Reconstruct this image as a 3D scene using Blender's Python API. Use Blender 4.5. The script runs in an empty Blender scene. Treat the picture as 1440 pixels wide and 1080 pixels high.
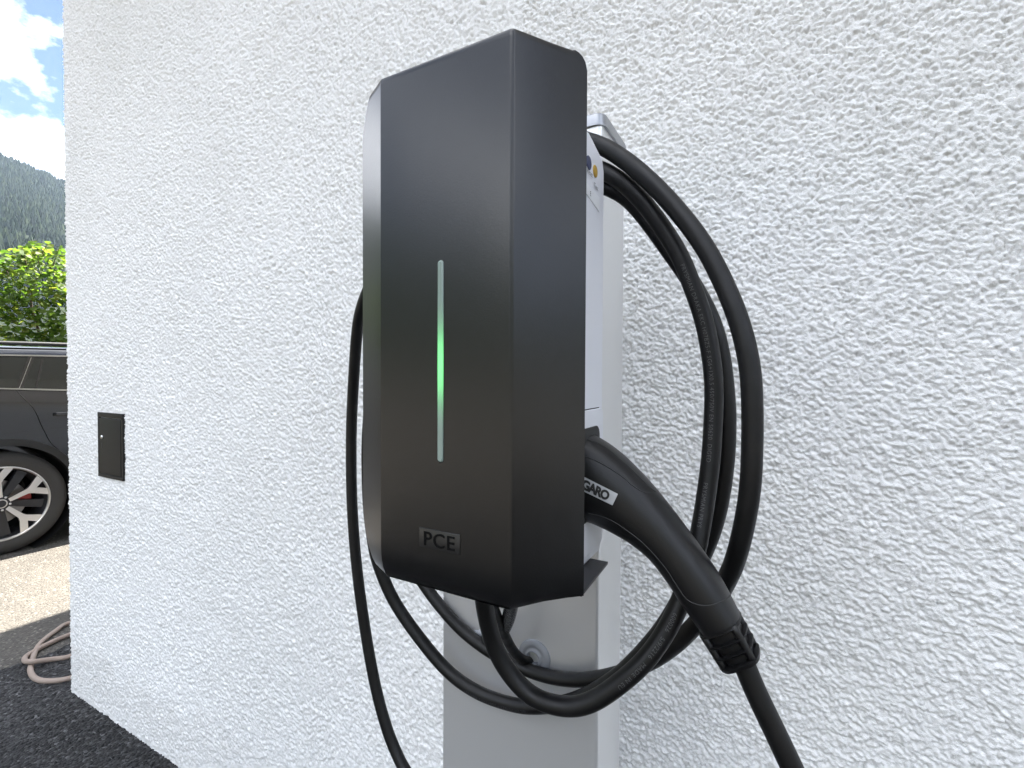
import bpy, bmesh, math, random
import numpy as np
from mathutils import Vector, Matrix
from mathutils.bvhtree import BVHTree

scene = bpy.context.scene
COL = scene.collection
rad = math.radians
random.seed(7)
rng = np.random.default_rng(11)

# ------------------------------------------------------------------ camera
F_PX, YAW, PITCH, ROLL, CAM_Z = 684.33, 0.49806, 0.018415, 0.0040967, 1.30
cam = bpy.data.cameras.new('camera')
cam.sensor_fit = 'HORIZONTAL'
cam.sensor_width = 36.0
cam.lens = 36.0 * F_PX / 1440.0
cam.clip_start = 0.02
cam.clip_end = 20000
cam_o = bpy.data.objects.new('camera', cam)
CAM_R = Matrix.Rotation(YAW, 4, 'Z') @ Matrix.Rotation(math.pi / 2 - PITCH, 4, 'X') @ Matrix.Rotation(ROLL, 4, 'Z')
cam_o.matrix_world = Matrix.Translation((0, 0, CAM_Z)) @ CAM_R
COL.objects.link(cam_o)
scene.camera = cam_o

# ------------------------------------------------------------------ world, sun, exposure
SUN_DIR = Vector((-0.07, 0.60, 0.80)).normalized()          # towards the sun
SUN_EL = math.asin(SUN_DIR.z)
SUN_AZ = math.atan2(SUN_DIR.x, SUN_DIR.y)                   # from +Y towards +X
world = bpy.data.worlds.new('World')
scene.world = world
world.use_nodes = True
wn, wl = world.node_tree.nodes, world.node_tree.links
wn.clear()
w_out = wn.new('ShaderNodeOutputWorld')
w_bg = wn.new('ShaderNodeBackground')
w_bg.inputs['Strength'].default_value = 0.052
w_sky = wn.new('ShaderNodeTexSky')
w_sky.sky_type = 'NISHITA'
w_sky.sun_disc = False
w_sky.sun_elevation = SUN_EL
w_sky.sun_rotation = SUN_AZ
w_sky.altitude = 2300
w_sky.air_density = 0.5
w_sky.dust_density = 0.15
w_sky.ozone_density = 2.0
w_tc = wn.new('ShaderNodeTexCoord')
w_map = wn.new('ShaderNodeMapping')
w_map.inputs['Location'].default_value = (-5.21, -3.97, -2.85)
w_map.inputs['Scale'].default_value = (1, 1, 1.6)
w_noise = wn.new('ShaderNodeTexNoise')
w_noise.inputs['Scale'].default_value = 4.2
w_noise.inputs['Detail'].default_value = 7
w_noise.inputs['Roughness'].default_value = 0.58
w_ramp = wn.new('ShaderNodeValToRGB')
w_ramp.color_ramp.elements[0].position = 0.46
w_ramp.color_ramp.elements[1].position = 0.60
w_mix = wn.new('ShaderNodeMix')
w_mix.data_type = 'RGBA'
w_cr = wn.new('ShaderNodeValToRGB')
w_cr.color_ramp.elements[0].position = 0.50
w_cr.color_ramp.elements[0].color = (11, 11.4, 12.4, 1)
w_cr.color_ramp.elements[1].position = 0.72
w_cr.color_ramp.elements[1].color = (22, 22.2, 22.6, 1)
wl.new(w_noise.outputs['Fac'], w_cr.inputs[0])
wl.new(w_cr.outputs[0], w_mix.inputs['B'])
wl.new(w_tc.outputs['Generated'], w_map.inputs['Vector'])
wl.new(w_map.outputs[0], w_noise.inputs['Vector'])
wl.new(w_noise.outputs['Fac'], w_ramp.inputs[0])
wl.new(w_ramp.outputs[0], w_mix.inputs['Factor'])
wl.new(w_sky.outputs[0], w_mix.inputs['A'])
wl.new(w_mix.outputs['Result'], w_bg.inputs['Color'])
wl.new(w_bg.outputs[0], w_out.inputs[0])

sun = bpy.data.lights.new('sun', 'SUN')
sun.energy = 4.6
sun.angle = rad(0.53)
sun.color = (1.0, 0.94, 0.85)
sun_o = bpy.data.objects.new('sun', sun)
sun_o.rotation_euler = SUN_DIR.to_track_quat('Z', 'Y').to_euler()
sun_o.location = (0, 0, 30)
COL.objects.link(sun_o)

vs = scene.view_settings
vs.view_transform = 'Standard'
vs.look = 'None'
vs.gamma = 1.0
vs.exposure = 2.87
vs.use_curve_mapping = False
scene.render.engine = 'CYCLES'
scene.cycles.use_denoising = True
scene.cycles.denoiser = 'OPENIMAGEDENOISE'
scene.cycles.denoising_input_passes = 'RGB_ALBEDO_NORMAL'
scene.cycles.denoising_prefilter = 'NONE'
scene.cycles.max_bounces = 6
scene.cycles.volume_bounces = 1

# ------------------------------------------------------------------ pixel -> ray helpers (1440 x 1080 photo pixels)
CR = np.array(CAM_R.to_3x3())
CP = np.array([0, 0, CAM_Z])
def ray(x, y):
    return CR @ np.array([(x - 720) / F_PX, -(y - 540) / F_PX, -1.0])
def onY(x, y, v):
    d = ray(x, y); return CP + d * (v / d[1])
def onX(x, y, u):
    d = ray(x, y); return CP + d * (u / d[0])
def onG(x, y, z=0.0):
    d = ray(x, y); return CP + d * ((z - CAM_Z) / d[2])

# ------------------------------------------------------------------ materials
def mat(name, color=(.5, .5, .5), rough=.5, metal=0.0, spec=.5, **kw):
    m = bpy.data.materials.new(name)
    m.use_nodes = True
    b = m.node_tree.nodes['Principled BSDF']
    b.inputs['Base Color'].default_value = (*color, 1)
    b.inputs['Roughness'].default_value = rough
    b.inputs['Metallic'].default_value = metal
    b.inputs['Specular IOR Level'].default_value = spec
    for k, v in kw.items():
        b.inputs[k].default_value = v
    return m
def nodes(m):
    nt = m.node_tree
    return nt.nodes, nt.links, nt.nodes['Principled BSDF']
def noise(m, scale, detail=3, rough=.5, dist=0.0, coord='Object', vscale=None):
    n, l, b = nodes(m)
    tc = n.new('ShaderNodeTexCoord')
    t = n.new('ShaderNodeTexNoise')
    t.inputs['Scale'].default_value = scale
    t.inputs['Detail'].default_value = detail
    t.inputs['Roughness'].default_value = rough
    t.inputs['Distortion'].default_value = dist
    if vscale:
        mp = n.new('ShaderNodeMapping'); mp.inputs['Scale'].default_value = vscale
        l.new(tc.outputs[coord], mp.inputs[0]); l.new(mp.outputs[0], t.inputs['Vector'])
    else:
        l.new(tc.outputs[coord], t.inputs['Vector'])
    return t.outputs['Fac']
def ramp(m, fac, stops):
    n, l, b = nodes(m)
    r = n.new('ShaderNodeValToRGB')
    e = r.color_ramp.elements
    while len(e) < len(stops): e.new(0.5)
    for i, (p, c) in enumerate(stops):
        e[i].position = p
        e[i].color = (*c, 1) if len(c) == 3 else c
    l.new(fac, r.inputs[0])
    return r.outputs[0]
def bump(m, fac, dist, strength=1.0):
    n, l, b = nodes(m)
    bp = n.new('ShaderNodeBump')
    bp.inputs['Distance'].default_value = dist
    bp.inputs['Strength'].default_value = strength
    l.new(fac, bp.inputs['Height'])
    if b.inputs['Normal'].is_linked:
        l.new(b.inputs['Normal'].links[0].from_socket, bp.inputs['Normal'])
    l.new(bp.outputs[0], b.inputs['Normal'])
def link(m, out, inp):
    n, l, b = nodes(m); l.new(out, b.inputs[inp])
def math_node(m, op, a, b_):
    n, l, _ = nodes(m)
    k = n.new('ShaderNodeMath'); k.operation = op
    for i, v in enumerate((a, b_)):
        if isinstance(v, (int, float)): k.inputs[i].default_value = v
        else: l.new(v, k.inputs[i])
    return k.outputs[0]
def var_rough(m, scale, lo, hi):
    n, l, b = nodes(m)
    mr = n.new('ShaderNodeMapRange')
    mr.inputs['From Min'].default_value = .3; mr.inputs['From Max'].default_value = .7
    mr.inputs['To Min'].default_value = lo; mr.inputs['To Max'].default_value = hi
    l.new(noise(m, scale, 4), mr.inputs[0]); l.new(mr.outputs[0], b.inputs['Roughness'])
def displace(m, fac, scale, mid):
    n, l, b = nodes(m)
    d = n.new('ShaderNodeDisplacement')
    d.inputs['Scale'].default_value = scale
    d.inputs['Midlevel'].default_value = mid
    l.new(fac, d.inputs['Height'])
    l.new(d.outputs[0], n['Material Output'].inputs['Displacement'])
    m.displacement_method = 'BOTH'

M = {}
# white roughcast render
m = M['stucco'] = mat('white_roughcast', (.86, .86, .85), .9, spec=.2)
bump(m, noise(m, 520, 3, .65), .0014, 1.0)
n_, l_, b_ = nodes(m)
patch = ramp(m, noise(m, 1.6, 6, .6), [(.3, (.81, .81, .80)), (.55, (.86, .86, .855)), (.75, (.885, .885, .88))])
tc = n_.new('ShaderNodeTexCoord'); sx = n_.new('ShaderNodeSeparateXYZ'); l_.new(tc.outputs['Object'], sx.inputs[0])
edge_ = math_node(m, 'SUBTRACT', 1.0, math_node(m, 'DIVIDE', sx.outputs['Z'], math_node(m, 'MULTIPLY', noise(m, 9, 5, .7), .42)))
dirt = n_.new('ShaderNodeMix'); dirt.data_type = 'RGBA'
dirt.inputs['B'].default_value = (.48, .45, .41, 1)
cl = n_.new('ShaderNodeClamp'); cl.inputs['Max'].default_value = .16
l_.new(edge_, cl.inputs[0]); l_.new(cl.outputs[0], dirt.inputs['Factor']); l_.new(patch, dirt.inputs['A'])
l_.new(dirt.outputs['Result'], b_.inputs['Base Color'])
# asphalt
def asphalt(name, lo, hi, disp=None):
    m = mat(name, lo, .85, spec=.35)
    n, l, b = nodes(m)
    tc = n.new('ShaderNodeTexCoord')
    v = n.new('ShaderNodeTexVoronoi'); v.inputs['Scale'].default_value = 105
    v.inputs['Randomness'].default_value = 1
    l.new(tc.outputs['Object'], v.inputs['Vector'])
    cr = n.new('ShaderNodeSeparateColor'); l.new(v.outputs['Color'], cr.inputs[0])
    mid = tuple((a + c) / 2 for a, c in zip(lo, hi))
    col = ramp(m, cr.outputs[0], [(0, lo), (.75, mid), (.95, hi), (1, tuple(min(1, c * 1.9) for c in hi))])
    big = ramp(m, noise(m, 1.3, 5), [(.3, (.78, .78, .78)), (.7, (1.15, 1.13, 1.1))])
    mx = n.new('ShaderNodeMix'); mx.data_type = 'RGBA'; mx.blend_type = 'MULTIPLY'
    mx.inputs['Factor'].default_value = 1
    l.new(col, mx.inputs['A']); l.new(big, mx.inputs['B'])
    l.new(mx.outputs['Result'], b.inputs['Base Color'])
    inv = math_node(m, 'SUBTRACT', 1.0, math_node(m, 'MULTIPLY', v.outputs['Distance'], 1.2))
    hgt = math_node(m, 'MULTIPLY', inv, math_node(m, 'ADD', cr.outputs[1], .35))
    if disp: displace(m, hgt, disp, .6)
    else: bump(m, hgt, .005, 1.0)
    return m
M['asphalt_old'] = asphalt('old_asphalt', (.070, .065, .058), (.125, .116, .103))
M['asphalt_new'] = asphalt('fresh_asphalt', (.009, .009, .0095), (.075, .075, .078), .007)
# charger plastics
m = M['cover'] = mat('satin_black_plastic', (.0025, .0025, .0027), .29, spec=.62)
bump(m, noise(m, 750, 1), .00011, .4)
m = M['housing'] = mat('light_grey_plastic', (.68, .69, .73), .42)
bump(m, noise(m, 1500, 2), .0001, .3)
M['badge'] = mat('satin_black_badge', (.006, .006, .006), .42, spec=.75)
M['matte_black'] = mat('matte_black_inlay', (.003, .003, .003), .85, spec=.12)
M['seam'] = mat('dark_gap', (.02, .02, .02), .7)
M['black_metal'] = mat('black_sheet_metal', (.02, .02, .022), .38)
bump(M['black_metal'], noise(M['black_metal'], 900, 2), .0002, .4)
m = M['alu'] = mat('brushed_aluminium', (.69, .69, .685), .33, metal=.6)
M['cap_alu'] = mat('grey_cast_aluminium', (.34, .35, .37), .38, metal=.8)
M['steel'] = mat('bright_steel', (.72, .72, .73), .28, metal=1.0)
M['zinc'] = mat('grey_rubber_grommet', (.24, .25, .27), .3)
m = M['cable'] = mat('black_rubber_cable', (.004, .004, .0045), .45, spec=.36)
bump(m, noise(m, 420, 3), .0003, .35)
var_rough(m, 60, .40, .55)
link(m, ramp(m, noise(m, 26, 5, .65), [(.45, (.0025, .0025, .0028)), (.62, (.0045, .0045, .005)), (.8, (.013, .0125, .012))]), 'Base Color')
m = M['plug'] = mat('black_soft_touch_plastic', (.0035, .0035, .004), .42, spec=.42)
bump(m, noise(m, 1600, 2), .00015, .35)
m = M['shrink'] = mat('wrinkled_black_tape', (.012, .012, .013), .22, spec=.6)
bump(m, noise(m, 260, 4, .6, .8), .002, .8)
M['print'] = mat('pale_cable_print', (.055, .055, .058), .6)
M['sticker'] = mat('silver_label', (.42, .43, .44), .35)
M['ink'] = mat('black_ink', (.015, .015, .015), .5)
M['amber'] = mat('amber_button', (.42, .26, .03), .4)
M['blue_dot'] = mat('dark_blue_button', (.02, .03, .09), .4)
# light strip: LED in the middle of a frosted light guide
m = M['strip'] = mat('frosted_light_guide', (.22, .28, .25), .25)
n_, l_, b_ = nodes(m)
tc = n_.new('ShaderNodeTexCoord'); sx = n_.new('ShaderNodeSeparateXYZ')
l_.new(tc.outputs['Object'], sx.inputs[0])
dz = math_node(m, 'DIVIDE', math_node(m, 'SUBTRACT', sx.outputs['Z'], 1.3075), .024)
g = math_node(m, 'POWER', 2.718, math_node(m, 'MULTIPLY', math_node(m, 'MULTIPLY', dz, dz), -1.0))
b_.inputs['Emission Color'].default_value = (.10, .85, .16, 1)
l_.new(math_node(m, 'MULTIPLY', g, .17), b_.inputs['Emission Strength'])
# hatch, hose
m = M['hatch'] = mat('dark_brown_metal', (.007, .0068, .0065), .55, spec=.35)
bump(m, noise(m, 500, 2), .0003, .4)
m = M['hose'] = mat('beige_grey_rubber', (.30, .235, .195), .6)
bump(m, noise(m, 200, 2), .0004, .4)
# car
m = M['paint'] = mat('black_car_paint', (.012, .012, .013), .12, metal=.3, spec=.5, **{'Coat Weight': 1.0, 'Coat Roughness': .03})
M['glass'] = mat('tinted_car_glass', (.006, .007, .007), .03, spec=1.0)
M['chrome'] = mat('satin_trim', (.55, .55, .55), .2, metal=1.0)
M['trim'] = mat('black_plastic_trim', (.012, .012, .012), .5)
m = M['tyre'] = mat('tyre_rubber', (.035, .033, .031), .75)
bump(m, noise(m, 300, 3), .001, .5)
M['alloy'] = mat('machined_alloy', (.74, .72, .69), .3, metal=.85)
M['alloy_dark'] = mat('dark_grey_alloy', (.03, .03, .033), .35, metal=.3)
M['disc'] = mat('brake_disc_steel', (.25, .24, .23), .35, metal=1.0)
M['caliper'] = mat('red_caliper_paint', (.35, .025, .015), .35)
M['tail'] = mat('red_tail_lamp', (.25, .01, .01), .1)
# vegetation and terrain
def leafmat(name, stops):
    m = mat(name, stops[0][1], .55, spec=.2)
    n, l, b = nodes(m)
    gi = n.new('ShaderNodeNewGeometry')
    col = ramp(m, gi.outputs['Random Per Island'], stops)
    l.new(col, b.inputs['Base Color'])
    tr = n.new('ShaderNodeBsdfTranslucent')
    hs = n.new('ShaderNodeHueSaturation')
    hs.inputs['Saturation'].default_value = 1.15; hs.inputs['Value'].default_value = 2.6
    l.new(col, hs.inputs['Color']); l.new(hs.outputs[0], tr.inputs['Color'])
    ms = n.new('ShaderNodeMixShader'); ms.inputs[0].default_value = .42
    l.new(b.outputs[0], ms.inputs[1]); l.new(tr.outputs[0], ms.inputs[2])
    l.new(ms.outputs[0], n['Material Output'].inputs[0])
    return m
M['leaf'] = leafmat('shrub_leaf', [(0, (.040, .075, .016)), (.5, (.070, .115, .024)), (.85, (.115, .155, .034)), (1, (.17, .185, .045))])
M['bark'] = mat('shrub_bark', (.09, .065, .045), .85)
m = M['forest'] = mat('conifer_green', (.04, .06, .03), .9, spec=.1)
n_, l_, b_ = nodes(m)
gi = n_.new('ShaderNodeNewGeometry')
l_.new(ramp(m, gi.outputs['Random Per Island'], [(0, (.006, .013, .008)), (.6, (.011, .022, .011)), (1, (.026, .038, .014))]), b_.inputs['Base Color'])
m = M['hill'] = mat('wooded_hillside', (.05, .07, .035), .95, spec=.1)
link(m, ramp(m, noise(m, .02, 6, .65), [(.35, (.010, .016, .009)), (.6, (.018, .026, .012)), (.75, (.04, .05, .02))]), 'Base Color')
m = M['roof'] = mat('grey_roof_sheet', (.12, .12, .125), .6)
M['soffit'] = mat('white_soffit', (.7, .7, .69), .6)

# ------------------------------------------------------------------ object helpers
def tag(o, label=None, cat=None, group=None, kind=None):
    for k, v in (('label', label), ('category', cat), ('group', group), ('kind', kind)):
        if v: o[k] = v
    return o
def thing(name, loc, label, cat, group=None):
    o = bpy.data.objects.new(name, None)
    o.location = loc
    o.empty_display_size = .1
    COL.objects.link(o)
    return tag(o, label, cat, group)
def setparent(o, p):
    if p is None: return
    o.parent = p
    root, off = p, Vector((0, 0, 0))
    loc = p.get('_base')
    o.matrix_parent_inverse = Matrix.Translation(-wloc(p))
def wloc(p):
    v = p.location.copy()
    if p.parent: v = p.matrix_parent_inverse @ v + wloc(p.parent)
    return v
def obj(name, verts, faces, m, parent=None, smooth=True, angle=None, mats=None, fmat=None):
    me = bpy.data.meshes.new(name)
    me.from_pydata([tuple(map(float, v)) for v in verts], [], faces)
    for mm in ([m] if mats is None else mats): me.materials.append(M[mm] if isinstance(mm, str) else mm)
    if fmat is not None: me.polygons.foreach_set('material_index', fmat)
    me.polygons.foreach_set('use_smooth', [smooth] * len(me.polygons))
    me.update()
    bm = bmesh.new(); bm.from_mesh(me)
    bmesh.ops.recalc_face_normals(bm, faces=bm.faces)
    if angle is not None:
        for e in bm.edges:
            if len(e.link_faces) == 2 and e.calc_face_angle(0) > rad(angle): e.smooth = False
    bm.to_mesh(me); bm.free()
    o = bpy.data.objects.new(name, me)
    COL.objects.link(o)
    setparent(o, parent)
    return o
class MB:
    def __init__(s): s.v, s.f = [], []
    def add(s, v, f):
        k = len(s.v); s.v += [tuple(x) for x in v]; s.f += [tuple(i + k for i in q) for q in f]
        return s
    def box(s, x0, x1, y0, y1, z0, z1):
        v = [(x, y, z) for z in (z0, z1) for y in (y0, y1) for x in (x0, x1)]
        return s.add(v, [(0, 1, 3, 2), (4, 6, 7, 5), (0, 4, 5, 1), (1, 5, 7, 3), (3, 7, 6, 2), (2, 6, 4, 0)])
    def bevel_box(s, x0, x1, y0, y1, z0, z1, r, seg=3):
        bm = bmesh.new(); bmesh.ops.create_cube(bm, size=1)
        for v in bm.verts:
            v.co = Vector(((x0 + x1) / 2 + v.co.x * (x1 - x0), (y0 + y1) / 2 + v.co.y * (y1 - y0), (z0 + z1) / 2 + v.co.z * (z1 - z0)))
        bmesh.ops.bevel(bm, geom=bm.edges[:], offset=r, segments=seg, profile=.5, affect='EDGES', clamp_overlap=True)
        bm.verts.index_update()
        s.add([v.co[:] for v in bm.verts], [tuple(v.index for v in f.verts) for f in bm.faces]); bm.free()
        return s
    def build(s, name, m, parent=None, smooth=True, angle=35):
        return obj(name, s.v, s.f, m, parent, smooth, angle)
def catmull(P, n=8):
    P = np.array(P, float); out = []
    Q = np.vstack([2 * P[0] - P[1], P, 2 * P[-1] - P[-2]])
    for i in range(1, len(Q) - 2):
        p0, p1, p2, p3 = Q[i - 1:i + 3]
        for k in range(n):
            t = k / n
            out.append(.5 * ((2 * p1) + (p2 - p0) * t + (2 * p0 - 5 * p1 + 4 * p2 - p3) * t * t + (-p0 + 3 * p1 - 3 * p2 + p3) * t ** 3))
    out.append(Q[-2])
    return np.array(out)
def resample(P, step):
    P = np.asarray(P); d = np.r_[0, np.cumsum(np.linalg.norm(np.diff(P, axis=0), axis=1))]
    s = np.linspace(0, d[-1], max(2, int(d[-1] / step) + 1))
    return np.stack([np.interp(s, d, P[:, k]) for k in range(3)], 1)
def smooth_path(P, it=2):
    P = P.copy()
    for _ in range(it):
        P[1:-1] = .25 * P[:-2] + .5 * P[1:-1] + .25 * P[2:]
    return P
def tube(P, r, n=16, caps=True):
    P = np.asarray(P, float)
    rr = np.full(len(P), r) if np.isscalar(r) else np.asarray(r)
    T = np.gradient(P, axis=0); T /= np.linalg.norm(T, axis=1)[:, None]
    a = np.array([0, 0, 1.]) if abs(T[0][2]) < .9 else np.array([1., 0, 0])
    N = np.cross(T[0], a); N /= np.linalg.norm(N)
    v, f = [], []
    for i in range(len(P)):
        N = N - T[i] * (N @ T[i]); N /= np.linalg.norm(N)
        B = np.cross(T[i], N)
        for k in range(n):
            t = 2 * math.pi * k / n
            v.append(P[i] + rr[i] * (math.cos(t) * N + math.sin(t) * B))
    for i in range(len(P) - 1):
        for k in range(n):
            f.append((i * n + k, i * n + (k + 1) % n, (i + 1) * n + (k + 1) % n, (i + 1) * n + k))
    if caps:
        f.append(tuple(range(n))); f.append(tuple(range((len(P) - 1) * n, len(P) * n)))
    return v, f
def loft(rings, caps=True):
    n = len(rings[0]); v = [p for r in rings for p in r]; f = []
    for i in range(len(rings) - 1):
        for k in range(n):
            f.append((i * n + k, i * n + (k + 1) % n, (i + 1) * n + (k + 1) % n, (i + 1) * n + k))
    if caps:
        f.append(tuple(range(n))); f.append(tuple(range((len(rings) - 1) * n, len(rings) * n)))
    return v, f
def lathe(prof, c, axis='X', n=40):
    """profile [(radius, height along axis)], closed round the axis"""
    v, f = [], []
    for r, h in prof:
        for k in range(n):
            t = 2 * math.pi * k / n
            a, b = r * math.cos(t), r * math.sin(t)
            p = {'X': (h, a, b), 'Y': (a, h, b), 'Z': (a, b, h)}[axis]
            v.append((c[0] + p[0], c[1] + p[1], c[2] + p[2]))
    for i in range(len(prof) - 1):
        for k in range(n):
            f.append((i * n + k, i * n + (k + 1) % n, (i + 1) * n + (k + 1) % n, (i + 1) * n + k))
    return v, f
def text_mesh(s, size=1.0, bold=0.0, cuts=0, extrude=0.0, spacing=1.0):
    cu = bpy.data.curves.new('lettering', 'FONT')
    cu.body = s; cu.size = size; cu.offset = bold; cu.extrude = extrude; cu.resolution_u = 4
    cu.space_character = spacing
    o = bpy.data.objects.new('lettering', cu); COL.objects.link(o)
    dg = bpy.context.evaluated_depsgraph_get()
    me = bpy.data.meshes.new_from_object(o.evaluated_get(dg))
    if cuts:
        bm = bmesh.new(); bm.from_mesh(me)
        bmesh.ops.triangulate(bm, faces=bm.faces)
        bmesh.ops.subdivide_edges(bm, edges=[e for e in bm.edges if e.calc_length() > size * .18], cuts=cuts)
        bmesh.ops.triangulate(bm, faces=bm.faces)
        bm.to_mesh(me); bm.free()
    v = np.array([x.co[:] for x in me.vertices]); f = [tuple(p.vertices) for p in me.polygons]
    bpy.data.objects.remove(o); bpy.data.curves.remove(cu); bpy.data.meshes.remove(me)
    return v, f
def axis_pts(segs):
    out = [segs[0][0]]
    for a, b, st in segs:
        k = max(1, round(abs(b - a) / st))
        out += list(np.linspace(a, b, k + 1)[1:])
    return np.array(out)
def grid_mesh(name, A, B, fn, m, parent=None, smooth=True):
    """A x B grid; fn(a, b) -> xyz arrays"""
    AA, BB = np.meshgrid(A, B, indexing='ij')
    X = np.stack(fn(AA, BB), -1).reshape(-1, 3).astype(np.float32)
    na, nb = len(A), len(B)
    i, j = np.meshgrid(np.arange(na - 1), np.arange(nb - 1), indexing='ij')
    q = np.stack([i * nb + j, (i + 1) * nb + j, (i + 1) * nb + j + 1, i * nb + j + 1], -1).reshape(-1, 4)
    me = bpy.data.meshes.new(name)
    me.vertices.add(len(X)); me.vertices.foreach_set('co', X.ravel())
    me.loops.add(q.size); me.loops.foreach_set('vertex_index', q.ravel().astype(np.int32))
    me.polygons.add(len(q)); me.polygons.foreach_set('loop_start', np.arange(0, q.size, 4, dtype=np.int32))
    me.update(calc_edges=True)
    me.polygons.foreach_set('use_smooth', [smooth] * len(q))
    me.materials.append(M[m])
    me.validate()
    o = bpy.data.objects.new(name, me); COL.objects.link(o); setparent(o, parent)
    return o

# ------------------------------------------------------------------ setting: ground, strip of fresh asphalt, hills
D = 0.867            # wall plane
UC = -2.515          # the house's corner
g = 3000
o = obj('ground', [(-g, -g, 0), (g, -g, 0), (g, g, 0), (-g, g, 0)], [(0, 1, 2, 3)], 'asphalt_old', smooth=False)
tag(o, kind='structure')
SU = axis_pts([(-2.96, -1.2, .008), (-1.2, 5.2, .2)])
SV = axis_pts([(-3.2, 0.1, .2), (0.1, 1.25, .008), (1.25, 8.0, .2)])
def strip_fn(a, b):
    edge = np.clip((-2.80 - a) / .16, 0, 1)
    return a + edge * .012 * np.sin(b * 37 + 2 * np.sin(b * 11)), b, np.where((a < -2.955), .001, .006) + 0 * a
o = grid_mesh('pavement', SU, SV, strip_fn, 'asphalt_new')
tag(o, kind='structure')

def hill_e(az):
    d = math.degrees(az)
    e = .30 + .03 * math.sin(az * 3 + 1) + .012 * math.sin(az * 11) + .005 * math.sin(az * 37)
    w = math.exp(-((d + 73) / 12) ** 2)
    e = e * (1 - w) + w * (.306 - (d + 74.8) * .0052)
    w2 = math.exp(-((d - 80) / 45) ** 2)
    return e * (1 - w2) + w2 * .13
def hill_h(az, r):
    R0, R1 = 260, 1400
    t = (r - R0) / (R1 - R0)
    if t <= 0: return -2
    H = hill_e(az) * R1
    z = H * (t ** 1.25) if t <= 1 else H * (1 - .25 * (t - 1))
    z += 16 * math.sin(az * 31 + r * .004) * min(1, 3 * t) * max(0, 1 - t) + 8 * math.sin(az * 75 - r * .011) * min(1, 3 * t) * max(0, 1 - t)
    return z
azs = np.radians(np.r_[np.arange(-180, -95, 3), np.arange(-95, -55, .5), np.arange(-55, 181, 3)])
rs = np.r_[np.arange(240, 1400, 40), np.arange(1400, 1801, 100)]
hv, hf = [], []
for a in azs:
    for r in rs: hv.append((r * math.sin(a), r * math.cos(a), hill_h(a, r)))
nr = len(rs)
for i in range(len(azs) - 1):
    for j in range(nr - 1): hf.append((i * nr + j, (i + 1) * nr + j, (i + 1) * nr + j + 1, i * nr + j + 1))
tag(obj('hills', hv, hf, 'hill'), kind='structure')
# far wood on the visible mountainside: too many conifers to count
fv, ff = [], []
for _ in range(17000):
    a = rad(random.uniform(-84, -60)); r = math.sqrt(random.uniform(430 ** 2, 1430 ** 2))
    z = hill_h(a, r) - 1
    h = random.uniform(7, 15) * (1 if random.random() > .15 else .7); w = h * random.uniform(.17, .27)
    x, y = r * math.sin(a), r * math.cos(a)
    k = len(fv); n = 5; t0 = random.random() * 6
    for lev, (zz, ww) in enumerate(((.08, 1.0), (.5, .72))):
        for q in range(n):
            t = t0 + 2 * math.pi * q / n + lev * .6
            j = random.uniform(.75, 1.2)
            fv.append((x + w * ww * j * math.cos(t), y + w * ww * j * math.sin(t), z + h * zz))
    fv.append((x, y, z + h))
    for q in range(n):
        ff += [(k + q, k + (q + 1) % n, k + n + (q + 1) % n, k + n + q), (k + n + q, k + n + (q + 1) % n, k + 2 * n)]
me = bpy.data.meshes.new('forest'); me.from_pydata(fv, [], ff); me.materials.append(M['forest'])
fo = bpy.data.objects.new('forest', me); COL.objects.link(fo)
tag(fo, 'dark conifer wood covering the mountainside behind the hedge', 'forest', kind='stuff')

# ------------------------------------------------------------------ house
house = thing('house', (UC, D, 0), 'white roughcast house wall behind the charging post', 'house')
HT = 3.7
def wall_path(right):
    if right:
        return [(u, D) for u in axis_pts([(5.2, .42, .2), (.42, -.452, .0018)])]
    S1 = axis_pts([(-.45, -1.1, .0026), (-1.1, UC + .012, .0038)])
    corner = [(UC + .012 * (1 - math.sin(t)), D + .012 * (1 - math.cos(t))) for t in np.radians([20, 45, 70])]
    S2 = axis_pts([(D + .012, D + .30, .006), (D + .30, 9.0, .25)])
    return [(u, D) for u in S1] + corner + [(UC, v) for v in S2]
ZR = axis_pts([(-.05, .55, .04), (.55, 2.05, .0018), (2.05, HT, .04)])
ZL = axis_pts([(-.05, 2.86, .0030), (2.86, HT, .12)])
# thrown roughcast: rounded grains of uneven size with pits between them
def hsh(i, j, k):
    h = (i.astype(np.int64) * 374761393 + j.astype(np.int64) * 668265263 + k * 974711) & 0x7fffffff
    h = ((h ^ (h >> 13)) * 1274126177) & 0x7fffffff
    return ((h ^ (h >> 16)) & 0xffff) / 65535.0
def vnoise(x, y, sc, seed):
    x, y = x * sc, y * sc
    i, j = np.floor(x), np.floor(y); fx, fy = x - i, y - j
    fx, fy = fx * fx * (3 - 2 * fx), fy * fy * (3 - 2 * fy)
    return (hsh(i, j, seed) * (1 - fx) + hsh(i + 1, j, seed) * fx) * (1 - fy) + (hsh(i, j + 1, seed) * (1 - fx) + hsh(i + 1, j + 1, seed) * fx) * fy
def grains(x, y, sc, seed):
    x, y = x * sc, y * sc
    i, j = np.floor(x), np.floor(y); best = np.full(x.shape, -9.0)
    for a in (-1, 0, 1):
        for b in (-1, 0, 1):
            cx, cy = i + a + hsh(i + a, j + b, seed), j + b + hsh(i + a, j + b, seed + 1)
            r = .45 + .55 * hsh(i + a, j + b, seed + 2)
            q = 1 - ((x - cx) ** 2 + (y - cy) ** 2) / (r * r)
            best = np.maximum(best, np.where(q > 0, np.sqrt(np.maximum(q, 0)) * r, 0))
    return best
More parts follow.
